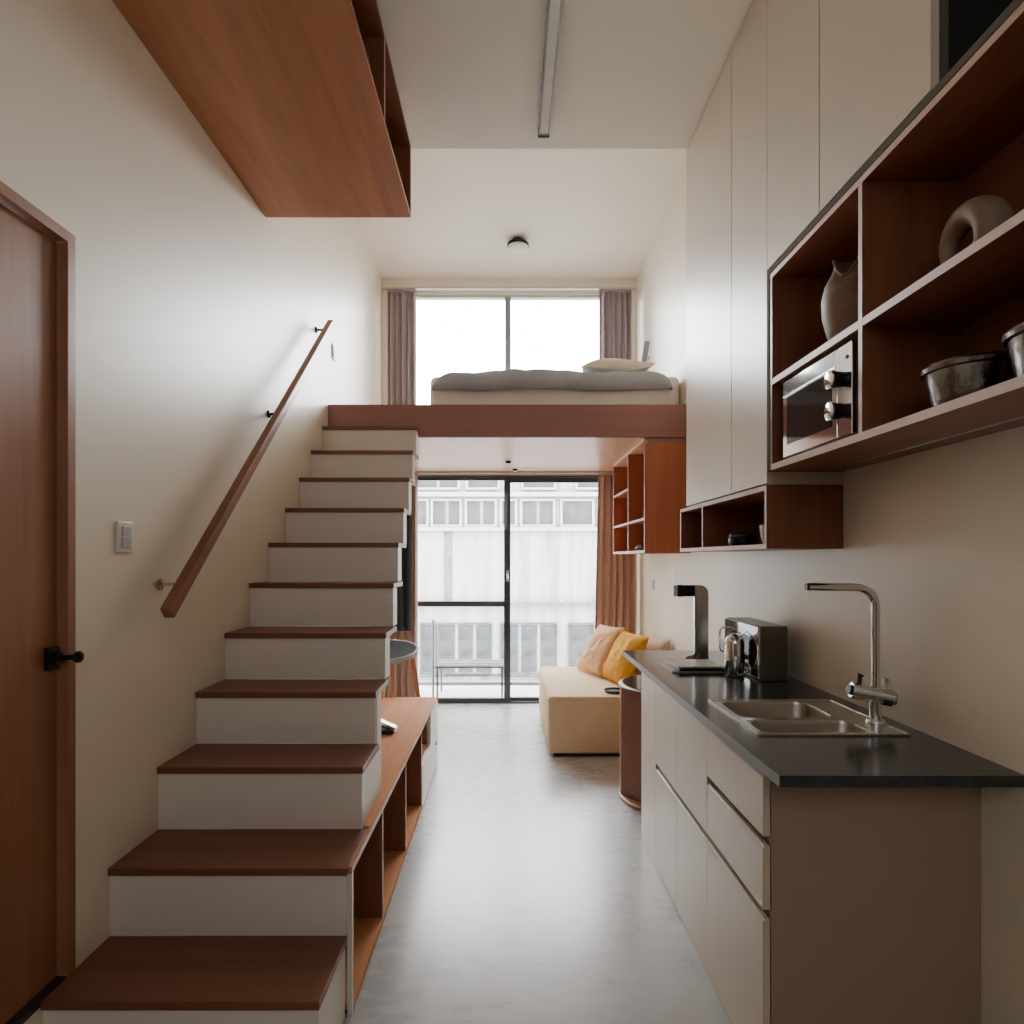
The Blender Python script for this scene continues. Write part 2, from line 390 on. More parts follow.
# ------------------------------------------------------------------ staircase
SY = [1.578, 1.844, 2.102, 2.361, 2.603, 2.851, 3.083, 3.314, 3.537, 3.747, 3.978]
SZ = [.255, .4675, .688, .893, 1.095, 1.300, 1.499, 1.696, 1.894, 2.092, 2.293]
SX = [-.4926, -.491, -.504, -.515, -.524, -.537, -.556, -.568, -.575, -.586, -.600]
st = thing('staircase', 'steep white-risered stairs with brown wooden treads along the left wall', 'stairs', ((XL+SX[0])/2, SY[0], 0))
TT = .023
for i in range(11):
    y1 = SY[i+1]+.006 if i < 10 else LF-.001
    part('tread', MB().box(XL+.001, SX[i], SY[i]-.004, y1, SZ[i]-TT, SZ[i]), 'tread', st, bevel=.0015)
    z0 = SZ[i-1]+.0005 if i else 0.001
    part('riser', MB().box(XL+.001, SX[i]-.005, SY[i]+.006, SY[i]+(.026 if i < 4 else .105), z0, SZ[i]-TT-.0005), 'riser', st)
# closed sides of the lowest steps
part('side_panel', MB().box(SX[0]-.026, SX[0]-.006, SY[0]+.027, SY[1]+.004, .001, SZ[0]-TT-.001), 'riser', st)
part('side_panel', MB().box(SX[2]-.028, SX[2]-.008, SY[2]+.027, SY[3]+.005, SZ[1]+.001, SZ[2]-TT-.001), 'riser', st)
part('side_panel', MB().box(SX[3]-.025, SX[3]-.002, SY[3]+.027, SY[3]+.105, SZ[1]+.001, SZ[3]-TT-.001), 'riser', st)

# ------------------------------------------------------------------ storage bench
BZ, BX, BY0, BY1 = .4675, -.478, 1.850, 4.11
be = thing('storage_bench', 'long low wooden storage bench with open bays, running out from under the stairs', 'bench', ((XL+BX)/2, BY0, 0))
bx_in = -.99
part('bench_top', MB().box(bx_in, BX, 2.135, BY1, BZ-.022, BZ, front={'x-': 1, 'x+': 1}).box(SX[1]+.002, BX, BY0, 2.136, BZ-.022, BZ, front={'x+': 1}), ['bench', 'edge'], be)
part('bottom_board', MB().box(bx_in, BX-.001, BY0+.02, BY1, .012, .034), 'bench', be)
part('toe_strip', MB().box(bx_in, BX-.012, BY0+.02, BY1, .001, .012), 'black', be)
part('back_board', MB().box(-.989, -.985, BY0+.02, BY1-.02, .034, BZ-.0225), 'wood_y', be)
part('end_panel', MB().box(SX[0]-.0, BX, BY0, BY0+.018, .001, BZ-.0225), 'white_lam', be)
for y in (2.32, 2.85, 3.37):
    part('divider', MB().box(-.985, BX-.002, y-.009, y+.009, .034, BZ-.0225, front={'x+': 1}), ['wood_z', 'edge'], be)
part('divider', MB().box(-.985, BX-.022, 3.731, 3.749, .255, BZ-.0225, front={'x+': 1}), ['wood_z', 'edge'], be)
part('mid_shelf', MB().box(-.985, BX-.022, 3.38, BY1-.02, .248, .262), 'bench', be)
part('end_panel', MB().box(bx_in, BX-.001, BY1-.018, BY1, .034, BZ-.0225), 'white_lam', be)
part('drawer', MB().box(BX-.020, BX+.002, 3.750, BY1-.001, .262, BZ-.024), 'white_lam', be, bevel=.0015, label='upper white drawer front')
dr = part('drawer', MB().box(BX-.020, BX+.002, 3.380, BY1-.001, .012, .250), 'white_lam', be, bevel=.0015, label='wide lower white drawer front')
part('drawer_pull', MB().box(BX+.002, BX+.016, 3.98, 4.05, .180, .190), 'black', dr, bevel=.002)

# gadget lying on the bench
gx, gy = -.645, 3.28
g = thing('folded_gadget', 'small black and silver gadget lying on the bench top beside the stairs', 'gadget', (gx, gy, BZ))
part('case', MB().prism([(gx-.07, BZ+.001), (gx+.025, BZ+.001), (gx+.042, BZ+.016), (gx+.02, BZ+.022), (gx-.07, BZ+.020)], 'y', gy-.05, gy+.05), 'black', g, bevel=.003)
part('arm', MB().beam((gx-.068, gy, BZ+.072), (gx+.038, gy, BZ+.026), .05, .009, (0, 1, 0)), 'steel', g, bevel=.002)
part('hinge_arm', MB().beam((gx-.068, gy, BZ+.046), (gx+.012, gy, BZ+.026), .05, .006, (0, 1, 0)), 'black', g)

# ------------------------------------------------------------------ handrail
hr = thing('handrail', 'slanting brown wooden handrail on metal brackets along the left wall above the stairs', 'handrail', (-1.15, 2.0, 1.27))
P0, P1 = Vector((-1.136, 2.005, 1.234)), Vector((-1.136, 3.873, 2.937))
part('rail', MB().beam(P0, P1, .036, .044, (1, 0, 0)), 'wood_y', hr, bevel=.004)
for y, m, dz in ((2.114, 'steel', -.006), (3.08, 'blackmetal', -.055), (3.845, 'blackmetal', -.03)):
    zr = P0.z+(P1.z-P0.z)*(y-P0.y)/(P1.y-P0.y)
    b = part('bracket', MB().tube([(XL+.008, y, zr+dz), (XL+.05, y, zr+dz), (-1.136, y, zr-.020)], .007, 10), m, hr, smooth=True)
    part('bracket_plate', MB().lathe([(0, .001), (.020, .001), (.020, .008), (.012, .012), (0, .012)], (XL, y, zr+dz), 20, 'x'), m, b, smooth=True)

# ------------------------------------------------------------------ wall switches
def wall_plate(name, label, cat, x, sgn, y, z, wy, hz_, rockers, cols):
    t = thing(name, label, cat, (x, y, z-hz_/2))
    part('plate', MB().box(min(x, x+sgn*.009)+.0005*sgn, max(x, x+sgn*.009), y-wy/2, y+wy/2, z-hz_/2, z+hz_/2), 'plate', t, bevel=.003)
    for k in range(rockers):
        zc = z-hz_*.36+hz_*.72*(k+.5)/rockers; hh = hz_*.72/rockers*.44
        part('rocker', MB().box(min(x+sgn*.0085, x+sgn*.014), max(x+sgn*.0085, x+sgn*.014), y-wy*.27, y+wy*.27, zc-hh, zc+hh), cols, t, bevel=.0015)
    return t
wall_plate('light_switch', 'silvery double switch plate on the left wall between the door and the handrail', 'switch', XL, 1, 1.917, 1.487, .078, .098, 2, 'plate_grey')
wall_plate('wall_socket', 'small white outlet plate on the left wall just below the top of the handrail', 'socket', XL, 1, 4.23, 2.87, .075, .105, 2, 'plate_grey')
wall_plate('wall_switch', 'pale switch plate on the right wall above the sofa end of the counter', 'switch', XR, -1, 5.20, 1.19, .11, .09, 1, 'plate')

# ------------------------------------------------------------------ overhead cabinet, upper left
OX1, OY0, OY1, OZ0, OZ1 = -.488, -.5, 3.05, 3.150, 3.515
oc = thing('overhead_cabinet', 'large brown wooden overhead cabinet hung high on the left wall, open toward the aisle', 'cabinet', ((XL+OX1)/2, OY1, OZ0))
part('bottom_panel', MB().box(XL+.001, OX1, OY0, OY1, OZ0, OZ0+.018), 'over', oc, bevel=.001)
part('top_panel', MB().box(XL+.001, OX1, OY0, OY1, OZ1-.018, OZ1), 'wood_y', oc)
part('back_panel', MB().box(XL+.001, XL+.012, OY0, OY1-.018, OZ0+.018, OZ1-.018), 'wood_y', oc)
part('end_panel', MB().box(XL+.001, OX1, OY1-.018, OY1, OZ0+.018, OZ1-.018), 'wood_z', oc)
part('end_panel', MB().box(XL+.001, OX1, OY0, OY0+.018, OZ0+.018, OZ1-.018), 'wood_z', oc)
for y in (2.40, 1.75, 1.10, .45):
    part('divider', MB().box(XL+.012, OX1-.001, y-.009, y+.009, OZ0+.018, OZ1-.018, front={'x+': 1}), ['wood_z', 'edge'], oc)
cb = thing('crimson_bag', 'dark crimson bag with a looped strap inside the overhead cabinet', 'bag', (-.56, 2.25, OZ0+.018))
part('bag_body', MB().lathe([(0, 0), (.06, .004), (.075, .03), (.07, .12), (.045, .19), (0, .20)], (-.585, 2.25, OZ0+.019), 20), 'crimson', cb, smooth=True)
part('strap', MB().tube([(-.585+.05*math.cos(a), 2.25, OZ0+.215+.055*math.sin(a)) for a in [math.pi*k/10 for k in range(11)]], .006, 8), 'crimson', cb, smooth=True)

# ------------------------------------------------------------------ lights on the ceiling
ll = thing('linear_ceiling_light', 'long slim grey linear light running along the lower ceiling', 'ceiling light', (.19, 3.186, ZC1))
part('housing', MB().box(.163, .217, -.6, 3.105, ZC1-.045, ZC1-.0005), 'grey_alu', ll, bevel=.002)
part('diffuser', MB().box(.171, .209, -.59, 3.080, ZC1-.049, ZC1-.044), 'plate', ll)
part('end_cap', MB().box(.161, .219, 3.105, 3.115, ZC1-.049, ZC1-.0005), 'alu', ll)
rl = thing('round_ceiling_lamp', 'small round drum lamp with black rim and frosted glass under the upper ceiling', 'ceiling light', (.094, 5.15, ZC2))
part('lamp_base', MB().lathe([(0, 0), (.05, 0), (.05, -.03), (.088, -.034), (.094, -.040), (.094, -.056), (.086, -.060), (0, -.060)], (.094, 5.15, ZC2-.0005), 40), 'blackmetal', rl, smooth=True)
part('lamp_glass', MB().lathe([(.088, 0), (.090, -.010), (.082, -.024), (.055, -.034), (0, -.038)], (.094, 5.15, ZC2-.061), 40), 'lamp_glass', rl, smooth=True)
for x, y, lab in ((.01, 5.12, 'small dark ceiling sensor under the loft, the nearer of two'), (.075, 5.58, 'small dark ceiling sensor under the loft, close to the glass door')):
    t = thing('ceiling_sensor', lab, 'sensor', (x, y, LB-.02), 'sensors under the loft')
    part('sensor_body', MB().lathe([(0, 0), (.024, 0), (.024, -.012), (.018, -.018), (0, -.018)], (x, y, LB-.0005), 20), 'blackmetal', t, smooth=True)
    part('sensor_lens', MB().lathe([(.012, 0), (.009, -.005), (0, -.007)], (x, y, LB-.019), 16), 'chrome', t, smooth=True)

# ------------------------------------------------------------------ right-hand tall cabinet and cupboards
TX, TY0, TY1 = .977, 2.255, 3.27
SHB, SHT = 1.744, 2.495        # open shelf unit bottom / top
tc_ = thing('tall_cabinet', 'tall flat-fronted beige wall cabinet reaching the ceiling beside the loft', 'cabinet', ((TX+XR)/2, TY0, 1.695))
part('carcass', MB().box(TX+.021, XR-.001, TY0, TY1, 1.697, ZC1-.001), 'beige', tc_)
for y0, y1, lab in ((2.615, TY1, None), (TY0, 2.612, None)):
    part('door', MB().box(TX, TX+.0205, y0+.001, y1-.001, 1.702, ZC1-.012), 'beige', tc_, bevel=.001)
uc = thing('upper_cupboard', 'beige two-door cupboard above the open brown shelves, up against the ceiling', 'cabinet', ((TX+XR)/2, 1.38, SHT+.002))
part('carcass', MB().box(TX+.021, XR-.001, 1.412, TY0-.001, SHT+.003, ZC1-.001), 'beige', uc)
part('door', MB().box(TX, TX+.0205, 1.880, TY0-.0015, SHT+.006, ZC1-.012), 'beige', uc, bevel=.001)
part('door', MB().box(TX, TX+.0205, 1.384, 1.875, SHT+.006, ZC1-.012), 'beige', uc, bevel=.001)
part('side_panel', MB().box(TX+.021, TX+.040, 1.382, 1.411, SHT+.003, ZC1-.001), 'casing', uc)
part('niche_darkness', MB().box(TX+.042, XR-.002, 1.383, 1.411, SHT+.003, ZC1-.001).box(XR-.012, XR-.002, .2, 1.383, SHT+.003, ZC1-.001).box(TX+.042, XR-.012, .2, 1.383, ZC1-.010, ZC1-.001).box(TX+.042, XR-.012, .2, 1.383, SHT+.003, SHT+.006), 'void', uc, label='niche with its unlit depth painted black')  # black boxes put the darkness of the unlit recess into colour

# open shelf unit
SU0 = .25
su = thing('open_shelf_unit', 'long open brown wooden wall shelf above the counter, with microwave, vases and pots', 'shelf', ((TX+XR)/2, TY0, SHB))
E = {'x-': 1}
part('outer_casing', MB().box(TX-.001, XR-.001, TY0-.022, TY0-.001, SHB, SHT).box(TX-.001, XR-.001, SU0, TY0-.022, SHT-.020, SHT), 'casing', su)
part('top_board', MB().box(TX+.001, XR-.002, SU0, TY0-.022, SHT-.040, SHT-.0205, front=E), ['wood_y', 'edge'], su)
part('side_board', MB().box(TX+.001, XR-.002, TY0-.041, TY0-.0225, SHB+.001, SHT-.0405, front=E), ['wood_z', 'wood_z'], su)
part('bottom_board', MB().box(TX-.001, XR-.002, SU0, TY0-.0415, SHB, SHB+.022, front=E), ['wood_y', 'edge'], su, label='bottom board with front edge coloured paler as if lit')
part('back_board', MB().box(XR-.012, XR-.002, SU0, TY0-.0415, SHB+.022, SHT-.0405), 'wood_y', su)
MZ = 2.058
part('middle_shelf', MB().box(TX, XR-.0125, 1.668, TY0-.0415, MZ, MZ+.022, front=E).box(TX, XR-.0125, SU0, 1.650, MZ, MZ+.022, front=E), ['wood_y', 'edge'], su, label='middle shelf with front edge coloured paler as if lit')
part('divider', MB().box(TX-.0005, XR-.0125, 1.650, 1.668, SHB+.022, SHT-.0405, front=E), ['wood_z', 'edge'], su, label='upright divider with front edge coloured paler as if lit')
part('divider', MB().box(TX-.0005, XR-.0125, .55, .568, SHB+.022, SHT-.0405, front=E), ['wood_z', 'edge'], su)
part('light_groove', MB().box(1.184, 1.192, SU0, TY0-.06, SHB-.0015, SHB).box(1.181, 1.1835, SU0, TY0-.06, SHB-.003, SHB, mi=1), ['void', 'alu_light'], su, label='thin dark groove with a bright metal edge')

# microwave in the shelf
mx0, my0, my1, mz0, mz1 = .992, 1.722, 2.160, SHB+.032, MZ-.006
mw = thing('microwave_oven', 'mirror-fronted silver microwave oven with two round knobs in the open shelf', 'microwave', (1.1, 1.94, SHB+.022))
part('body', MB().box(mx0+.012, 1.245, my0, my1, mz0, mz1), 'black', mw, bevel=.003)
for y in (my0+.04, my1-.04):
    part('foot', MB().box(1.02, 1.04, y-.012, y+.012, SHB+.0225, mz0), 'black', mw); part('foot', MB().box(1.20, 1.22, y-.012, y+.012, SHB+.0225, mz0), 'black', mw)
mdoor = part('door', MB().box(mx0, mx0+.012, my0+.082, my1-.004, mz0+.004, mz1-.004), 'chrome', mw, bevel=.0015)
part('window', MB().box(mx0-.0015, mx0+.001, my0+.112, my1-.035, mz0+.045, mz1-.065), 'dark_glass', mdoor)
part('door_trim', MB().box(mx0-.004, mx0, my0+.09, my1-.01, mz1-.060, mz1-.054), 'steel', mdoor)
cp = part('control_panel', MB().box(mx0, mx0+.012, my0+.004, my0+.079, mz0+.004, mz1-.004), 'chrome', mw, bevel=.0015)
for z in (1.852, 1.945):
    kb = part('knob', MB().lathe([(0, 0), (.022, 0), (.025, -.034), (.0235, -.040), (0, -.040)], (mx0-.0005, my0+.045, z), 28, 'x'), 'blackmetal', cp, smooth=True)
    part('knob_cap', MB().lathe([(0, 0), (.0265, 0), (.0265, -.004), (.022, -.006), (0, -.007)], (mx0-.0406, my0+.045, z), 28, 'x'), 'chrome', kb, smooth=True)
part('indicator', MB().lathe([(0, 0), (.006, 0), (.006, -.003), (0, -.004)], (mx0-.0003, my0+.03, 2.008), 16, 'x'), 'blackmetal', cp, smooth=True)

# vase with a notched mouth
def notched_vase():
    prof = [(0, 0), (.045, 0), (.05, .006), (.072, .05), (.086, .11), (.088, .16), (.078, .21), (.058, .25), (.050, .275), (.056, .30)]
    c = Vector((1.10, 1.905, MZ+.0265)); seg = 48; mb = MB()
    def fn(u, v):
        i = v*(len(prof)-1); k = min(int(i), len(prof)-2); t = i-k
        r = prof[k][0]*(1-t)+prof[k+1][0]*t; z = prof[k][1]*(1-t)+prof[k+1][1]*t
        a = 2*math.pi*u
        cut = max(0, math.cos(a-R(215)))**3*.075*max(0, (z-.17)/.13)
        return c+Vector((r*math.cos(a), r*math.sin(a), z-cut))
    mb.grid(fn, seg, 36)
    return mb
va = thing('bulbous_vase', 'bulbous beige ceramic vase with a notched mouth, above the microwave', 'vase', (1.10, 1.905, MZ+.022))
part('vase_body', notched_vase(), 'ceramic', va, smooth=60, solid=.007)
part('throat_darkness', MB().lathe([(0, 0), (.046, .0), (.05, .012), (.03, .014), (0, .015)], (1.10, 1.905, MZ+.225), 24), 'void', va, smooth=True)  # black plug paints the shade inside the vase mouth
# ring vase
rv = MB(); cc = Vector((1.10, 1.425, MZ+.113)); nn = 40
def ringpt(u, v):
    a = 2*math.pi*u; b = 2*math.pi*v; Rr, rr = .064, .024-.009*math.cos(a+.5)
    y = (Rr+rr*math.cos(b))*math.cos(a); z = (Rr+rr*math.cos(b))*math.sin(a); x = rr*1.3*math.sin(b)
    rot = Matrix.Rotation(R(4), 4, 'Z')
    return cc + rot @ Vector((x, y, max(z, -.090)))
rv.grid(ringpt, nn, 18)
solo('ring_vase', rv, 'ceramic', 'ring-shaped dark brown ceramic vase on the upper right of the open shelf', 'vase', smooth=80)

# pots
def pot(x, y, z, label):
    t = thing('metal_pot', label, 'pot', (x, y, z), 'hammered pots on the open shelf')
    part('pot_body', MB().lathe([(0, 0), (.074, 0), (.078, .004), (.094, .108), (.090, .108), (.074, .008), (0, .006)], (x, y, z+.0005), 48), 'pot', t, smooth=True)
    part('pot_rim', MB().lathe([(.092, .100), (.101, .103), (.103, .112), (.099, .119), (.090, .118), (.088, .110), (.092, .100)], (x, y, z+.0005), 48, cap=False), 'pot', t, smooth=True)
    return t
pa = pot(1.118, 1.445, SHB+.022, 'hammered silver pot on the lower board of the open shelf, farther of the two')
dup(pa, (1.118, 1.195, SHB+.022), 'hammered silver pot on the open shelf, nearer one at the right photo edge')

# small cubby shelf under the tall cabinet
CB0, CB1, CY0, CY1, CX = 1.455, 1.693, 2.255, 3.38, .975
cu = thing('cubby_shelf', 'small two-bay brown cubby shelf under the tall beige cabinet', 'shelf', ((CX+XR)/2, CY0, CB0))
part('near_side', MB().box(CX, XR-.001, CY0, CY0+.018, CB0, CB1, front=E), ['wood_z', 'edge'], cu)
part('far_side', MB().box(CX, XR-.001, CY1-.018, CY1, CB0, CB1, front=E), ['wood_z', 'edge'], cu)
part('top_board', MB().box(CX, XR-.001, CY0+.018, CY1-.018, CB1-.018, CB1, front=E), ['wood_y', 'edge'], cu)
part('bottom_board', MB().box(CX, XR-.001, CY0+.018, CY1-.018, CB0, CB0+.018, front=E), ['wood_y', 'edge'], cu)
part('divider', MB().box(CX+.001, XR-.012, 2.99, 3.006, CB0+.018, CB1-.018, front=E), ['wood_z', 'edge'], cu)
part('back_board', MB().box(XR-.012, XR-.001, CY0+.018, CY1-.018, CB0+.018, CB1-.018), 'wood_y', cu)
db = thing('black_lidded_jar', 'low black lidded jar in the cubby shelf', 'jar', (1.06, 2.70, CB0+.018))
part('jar_body', MB().lathe([(0, 0), (.052, 0), (.060, .014), (.060, .034), (.056, .038), (0, .038)], (1.06, 2.70, CB0+.0185), 32), 'black', db, smooth=True)
part('jar_lid', MB().lathe([(.060, 0), (.056, .014), (.03, .024), (0, .026)], (1.06, 2.70, CB0+.057), 32), 'black', db, smooth=True)
cp_ = thing('ceramic_cup', 'small blush ceramic cup at the near end of the cubby shelf', 'cup', (1.02, 2.335, CB0+.018))
part('cup_body', MB().lathe([(0, 0), (.022, 0), (.03, .03), (.034, .075), (.031, .075), (.026, .03), (0, .006)], (1.02, 2.335, CB0+.0185), 28), 'ceramic_pale', cp_, smooth=True)

# shelf unit under the loft
LX, LY0, LY1, LZ0, LZ1 = .946, 4.125, 5.35, 1.454, LB-.001
E2 = {'x-': 1}
ls = thing('divided_wall_shelf', 'tall reddish-brown divided wall shelf hanging under the loft', 'shelf', ((LX+XR)/2, LY0, LZ0))
part('near_side', MB().box(LX, XR-.001, LY0, LY0+.02, LZ0, LZ1-.03, front=E2), ['redwood', 'edge'], ls)
part('top_rail', MB().box(LX+.02, XR-.001, LY0+.004, LY0+.02, LZ1-.029, LZ1), 'beam', ls)
part('far_side', MB().box(LX, XR-.001, LY1-.02, LY1, LZ0, LZ1, front=E2), ['redwood', 'edge'], ls)
part('bottom_board', MB().box(LX, XR-.001, LY0+.02, LY1-.02, LZ0, LZ0+.02, front=E2), ['redwood', 'edge'], ls)
part('top_board', MB().box(LX, XR-.001, LY0+.0205, LY1-.02, LZ1-.018, LZ1, front=E2), ['soffit', 'soffit'], ls)
part('back_board', MB().box(XR-.012, XR-.001, LY0+.02, LY1-.02, LZ0+.02, LZ1-.018), 'redwood', ls)
part('divider', MB().box(LX, XR-.012, 4.684, 4.704, LZ0+.02, LZ1-.018, front=E2), ['redwood', 'edge'], ls)
part('shelf', MB().box(LX, XR-.012, LY0+.02, 4.684, 1.682, 1.700, front=E2), ['redwood', 'edge'], ls)
part('shelf', MB().box(LX, XR-.012, 4.704, LY1-.02, 1.682, 1.700, front=E2), ['redwood', 'edge'], ls)
part('shelf', MB().box(LX, XR-.012, 4.704, LY1-.02, 1.950, 1.968, front=E2), ['redwood', 'edge'], ls)
bo = thing('ornament', 'tiny blue-grey glazed ornament in the bottom near bay of the divided shelf', 'ornament', (.99, 4.52, LZ0+.02))
part('ornament_body', MB().lathe([(0, 0), (.022, .002), (.03, .018), (.022, .034), (.01, .042), (0, .044)], (.99, 4.48, LZ0+.0205), 20), 'blue', bo, smooth=True)
part('ornament_head', MB().lathe([(0, 0), (.016, .003), (.02, .016), (.012, .028), (0, .032)], (.99, 4.555, LZ0+.0205), 20), 'blue', bo, smooth=True)
yo = thing('ring_ornament', 'tiny amber ring ornament in the bottom far bay of the divided shelf', 'ornament', (.975, 4.76, LZ0+.02))
part('ring', MB().tube([(.975, 4.79+.024*math.cos(a), LZ0+.052+.027*math.sin(a)) for a in [2*math.pi*k/20 for k in range(21)]], .006, 8), 'amber', yo, smooth=True)

# ------------------------------------------------------------------ kitchen base units
KX, KZ = .683, .862
def front(y0, y1, z0, z1, chamfer):
    """door or drawer front; top edge cut back as a finger groove"""
    c = .006
    poly = [(KX, z0), (KX+.0195, z0), (KX+.0195, z1), (KX+c, z1), (KX, z1-c)]
    return MB().prism(poly, 'y', y0+.0012, y1-.0012)
def base_unit(name, label, y0, y1, fronts, cat='cabinet'):
    t = thing(name, label, cat, ((KX+XR)/2, (y0+y1)/2, 0))
    yy = y0 + (.017 if y0 < 1.7 else .0005)
    part('carcass', MB().box(KX+.022, XR-.001, yy, y1-.0005, .001, KZ-.001) if y0 > 2.3 else MB().box(KX+.022, KX+.03, yy, y1-.0005, .001, KZ-.001).box(KX+.03, XR-.001, yy, y1-.0005, .001, .66).box(XR-.03, XR-.001, yy, y1-.0005, .66, KZ-.001), 'dark_carcass', t)
    for nm, z0, z1, ch in fronts:
        part(nm, front(y0, y1, z0, z1, ch), 'beige', t, bevel=.0008)
    return t
base_unit('end_cabinet', 'narrow full-height beige base unit at the far end of the counter', 2.756, 3.05, [('door', .004, .840, True)])
base_unit('base_cabinet', 'beige base cabinet second from the far end of the counter', 2.416, 2.756, [('door', .004, .453, True), ('door', .478, .840, True)])
base_unit('sink_cabinet', 'beige base cabinet beside the drawer unit, under the far part of the sink', 2.049, 2.416, [('door', .004, .453, True), ('door', .478, .840, True)])
du = base_unit('drawer_cabinet', 'beige three-drawer base unit at the near end of the counter with brown side panel', 1.60, 2.049, [('drawer', .004, .455, True), ('drawer', .481, .651, True), ('drawer', .677, .840, True)])
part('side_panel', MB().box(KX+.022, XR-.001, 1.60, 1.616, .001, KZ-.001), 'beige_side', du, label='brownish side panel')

# worktop with a sink cut-out
WX0, WY0, WY1, WZ0, WZ1 = .663, 1.46, 3.44, .862, .890
kx0, kx1, ky0, ky1 = .747, 1.200, 1.787, 2.224
hx0, hx1, hy0, hy1 = kx0+.012, kx1-.012, ky0+.012, ky1-.012
wt = MB(); EW = {'x-': 1}
wt.box(WX0, XR-.001, WY0, hy0, WZ0, WZ1, front=EW); wt.box(WX0, XR-.001, hy1, WY1, WZ0, WZ1, front=EW)
wt.box(WX0, hx0, hy0, hy1, WZ0, WZ1, front=EW); wt.box(hx1, XR-.001, hy0, hy1, WZ0, WZ1)
solo('worktop', wt, ['stone', 'stone_edge'], 'long dark stone kitchen worktop lying over the beige base units', 'worktop')

# sink
sk = thing('kitchen_sink', 'double-bowl stainless steel sink set into the dark worktop', 'sink', ((kx0+kx1)/2, (ky0+ky1)/2, WZ1))
b1 = (.772, 1.090, 1.975, 2.200); b2 = (.772, 1.110, 1.808, 1.945)   # far large bowl, near small bowl
zt = WZ1+.004
dk = MB(); ys = [ky0, b2[2], b2[3], b1[2], b1[3], ky1]
z0 = WZ1+.0005
dk.box(kx0, kx1, ys[0], ys[1], z0, zt); dk.box(kx0, kx1, ys[2], ys[3], z0, zt); dk.box(kx0, kx1, ys[4], ys[5], z0, zt)
for (xa, xb, ya, yb) in (b1, b2):
    dk.box(kx0, xa, ya, yb, z0, zt); dk.box(xb, kx1, ya, yb, z0, zt)
part('sink_deck', dk, 'steel', sk)
rimb = MB(); 
for x0_, x1_, y0_, y1_ in ((kx0-.002, kx1+.002, ky0-.002, ky0+.006), (kx0-.002, kx1+.002, ky1-.006, ky1+.002), (kx0-.002, kx0+.006, ky0, ky1), (kx1-.006, kx1+.002, ky0, ky1)):
    rimb.box(x0_, x1_, y0_, y1_, z0, zt+.0025)
part('raised_rim', rimb, 'steel', sk, bevel=.001)
def bowl(xa, xb, ya, yb, depth, r):
    mb = MB(); nc = 6
    def loop(inset, z, rad):
        pts = []
        for cx, cy, a0 in ((xb-inset-rad, yb-inset-rad, 0), (xa+inset+rad, yb-inset-rad, 90), (xa+inset+rad, ya+inset+rad, 180), (xb-inset-rad, ya+inset+rad, 270)):
            for k in range(nc+1):
                a = R(a0+90*k/nc); pts.append((cx+rad*math.cos(a), cy+rad*math.sin(a), z))
        return pts
    sq = []
    for cx, cy in ((xb, yb), (xa, yb), (xa, ya), (xb, ya)): sq += [(cx, cy, zt)]*(nc+1)
    loops = [loop(0, zt, 1e-4), loop(.003, zt-.001, r), loop(.006, zt-.012, r), loop(.012, zt-depth+.025, r), loop(.02, zt-depth+.006, r), loop(.04, zt-depth, r)]
    n = len(loops[0]); vs = sum(loops, []); fs = []
    for i in range(len(loops)-1):
        for k in range(n): fs.append([i*n+k, i*n+(k+1) % n, (i+1)*n+(k+1) % n, (i+1)*n+k])
    fs.append(list(range((len(loops)-1)*n, len(loops)*n)))
    return mb.add(vs, fs)
for bb, dep, rr in ((b1, .17, .045), (b2, .10, .04)):
    o = part('bowl', bowl(*bb, dep, rr), 'bowl_steel', sk, smooth=50, weld=False)
    part('drain', MB().lathe([(0, .004), (.012, .003), (.026, .004), (.030, .001), (.030, .0002)], ((bb[0]+bb[1])/2, (bb[2]+bb[3])/2, zt-dep+.0005), 24), 'chrome', o, smooth=True)

# faucet on the deck
FX, FY = 1.176, 1.915
fa = thing('kitchen_faucet', 'tall chrome right-angled kitchen faucet with crossbar valve at the sink', 'faucet', (FX, FY, zt))
part('base_flange', MB().lathe([(0, 0), (.028, 0), (.028, .006), (.024, .012), (.018, .014), (.018, .085), (0, .085)], (FX, FY, zt+.0005), 32), 'chrome', fa, smooth=True)
va_ = part('valve_body', MB().tube([(FX-.072, FY+.012, zt+.103), (FX+.048, FY-.008, zt+.080)], .027, 28), 'chrome', fa, smooth=True, bevel=.003)
part('valve_cap', MB().tube([(FX-.0725, FY+.012, zt+.103), (FX-.080, FY+.0125, zt+.1045)], .016, 20), 'black', va_, smooth=True)
part('valve_cap', MB().tube([(FX+.0485, FY-.008, zt+.080), (FX+.055, FY-.009, zt+.079)], .021, 20), 'steel', va_, smooth=True)
for dx, dz, m in ((-.052, .125, 'black'), (.030, .110, 'chrome')):
    part('handle', MB().tube([(FX+dx, FY, zt+dz-.002), (FX+dx+.002, FY, zt+dz+.022), (FX+dx+.006, FY, zt+dz+.030)], [.007, .007, .011], 14), m, fa, smooth=True)
zs = 1.326; arc = [(FX-.06+.06*math.cos(a), FY, zs-.06+.06*math.sin(a)) for a in [math.pi/2*k/8 for k in range(9)]]
part('spout', MB().tube([(FX, FY, zt+.085)]+arc+[(FX-.215, FY+.0, zs+.002)], .0125, 20), 'chrome', fa, smooth=True)
part('spout_tip', MB().tube([(FX-.2155, FY, zs+.002), (FX-.222, FY, zs+.002)], .0105, 18), 'black', fa, smooth=True)

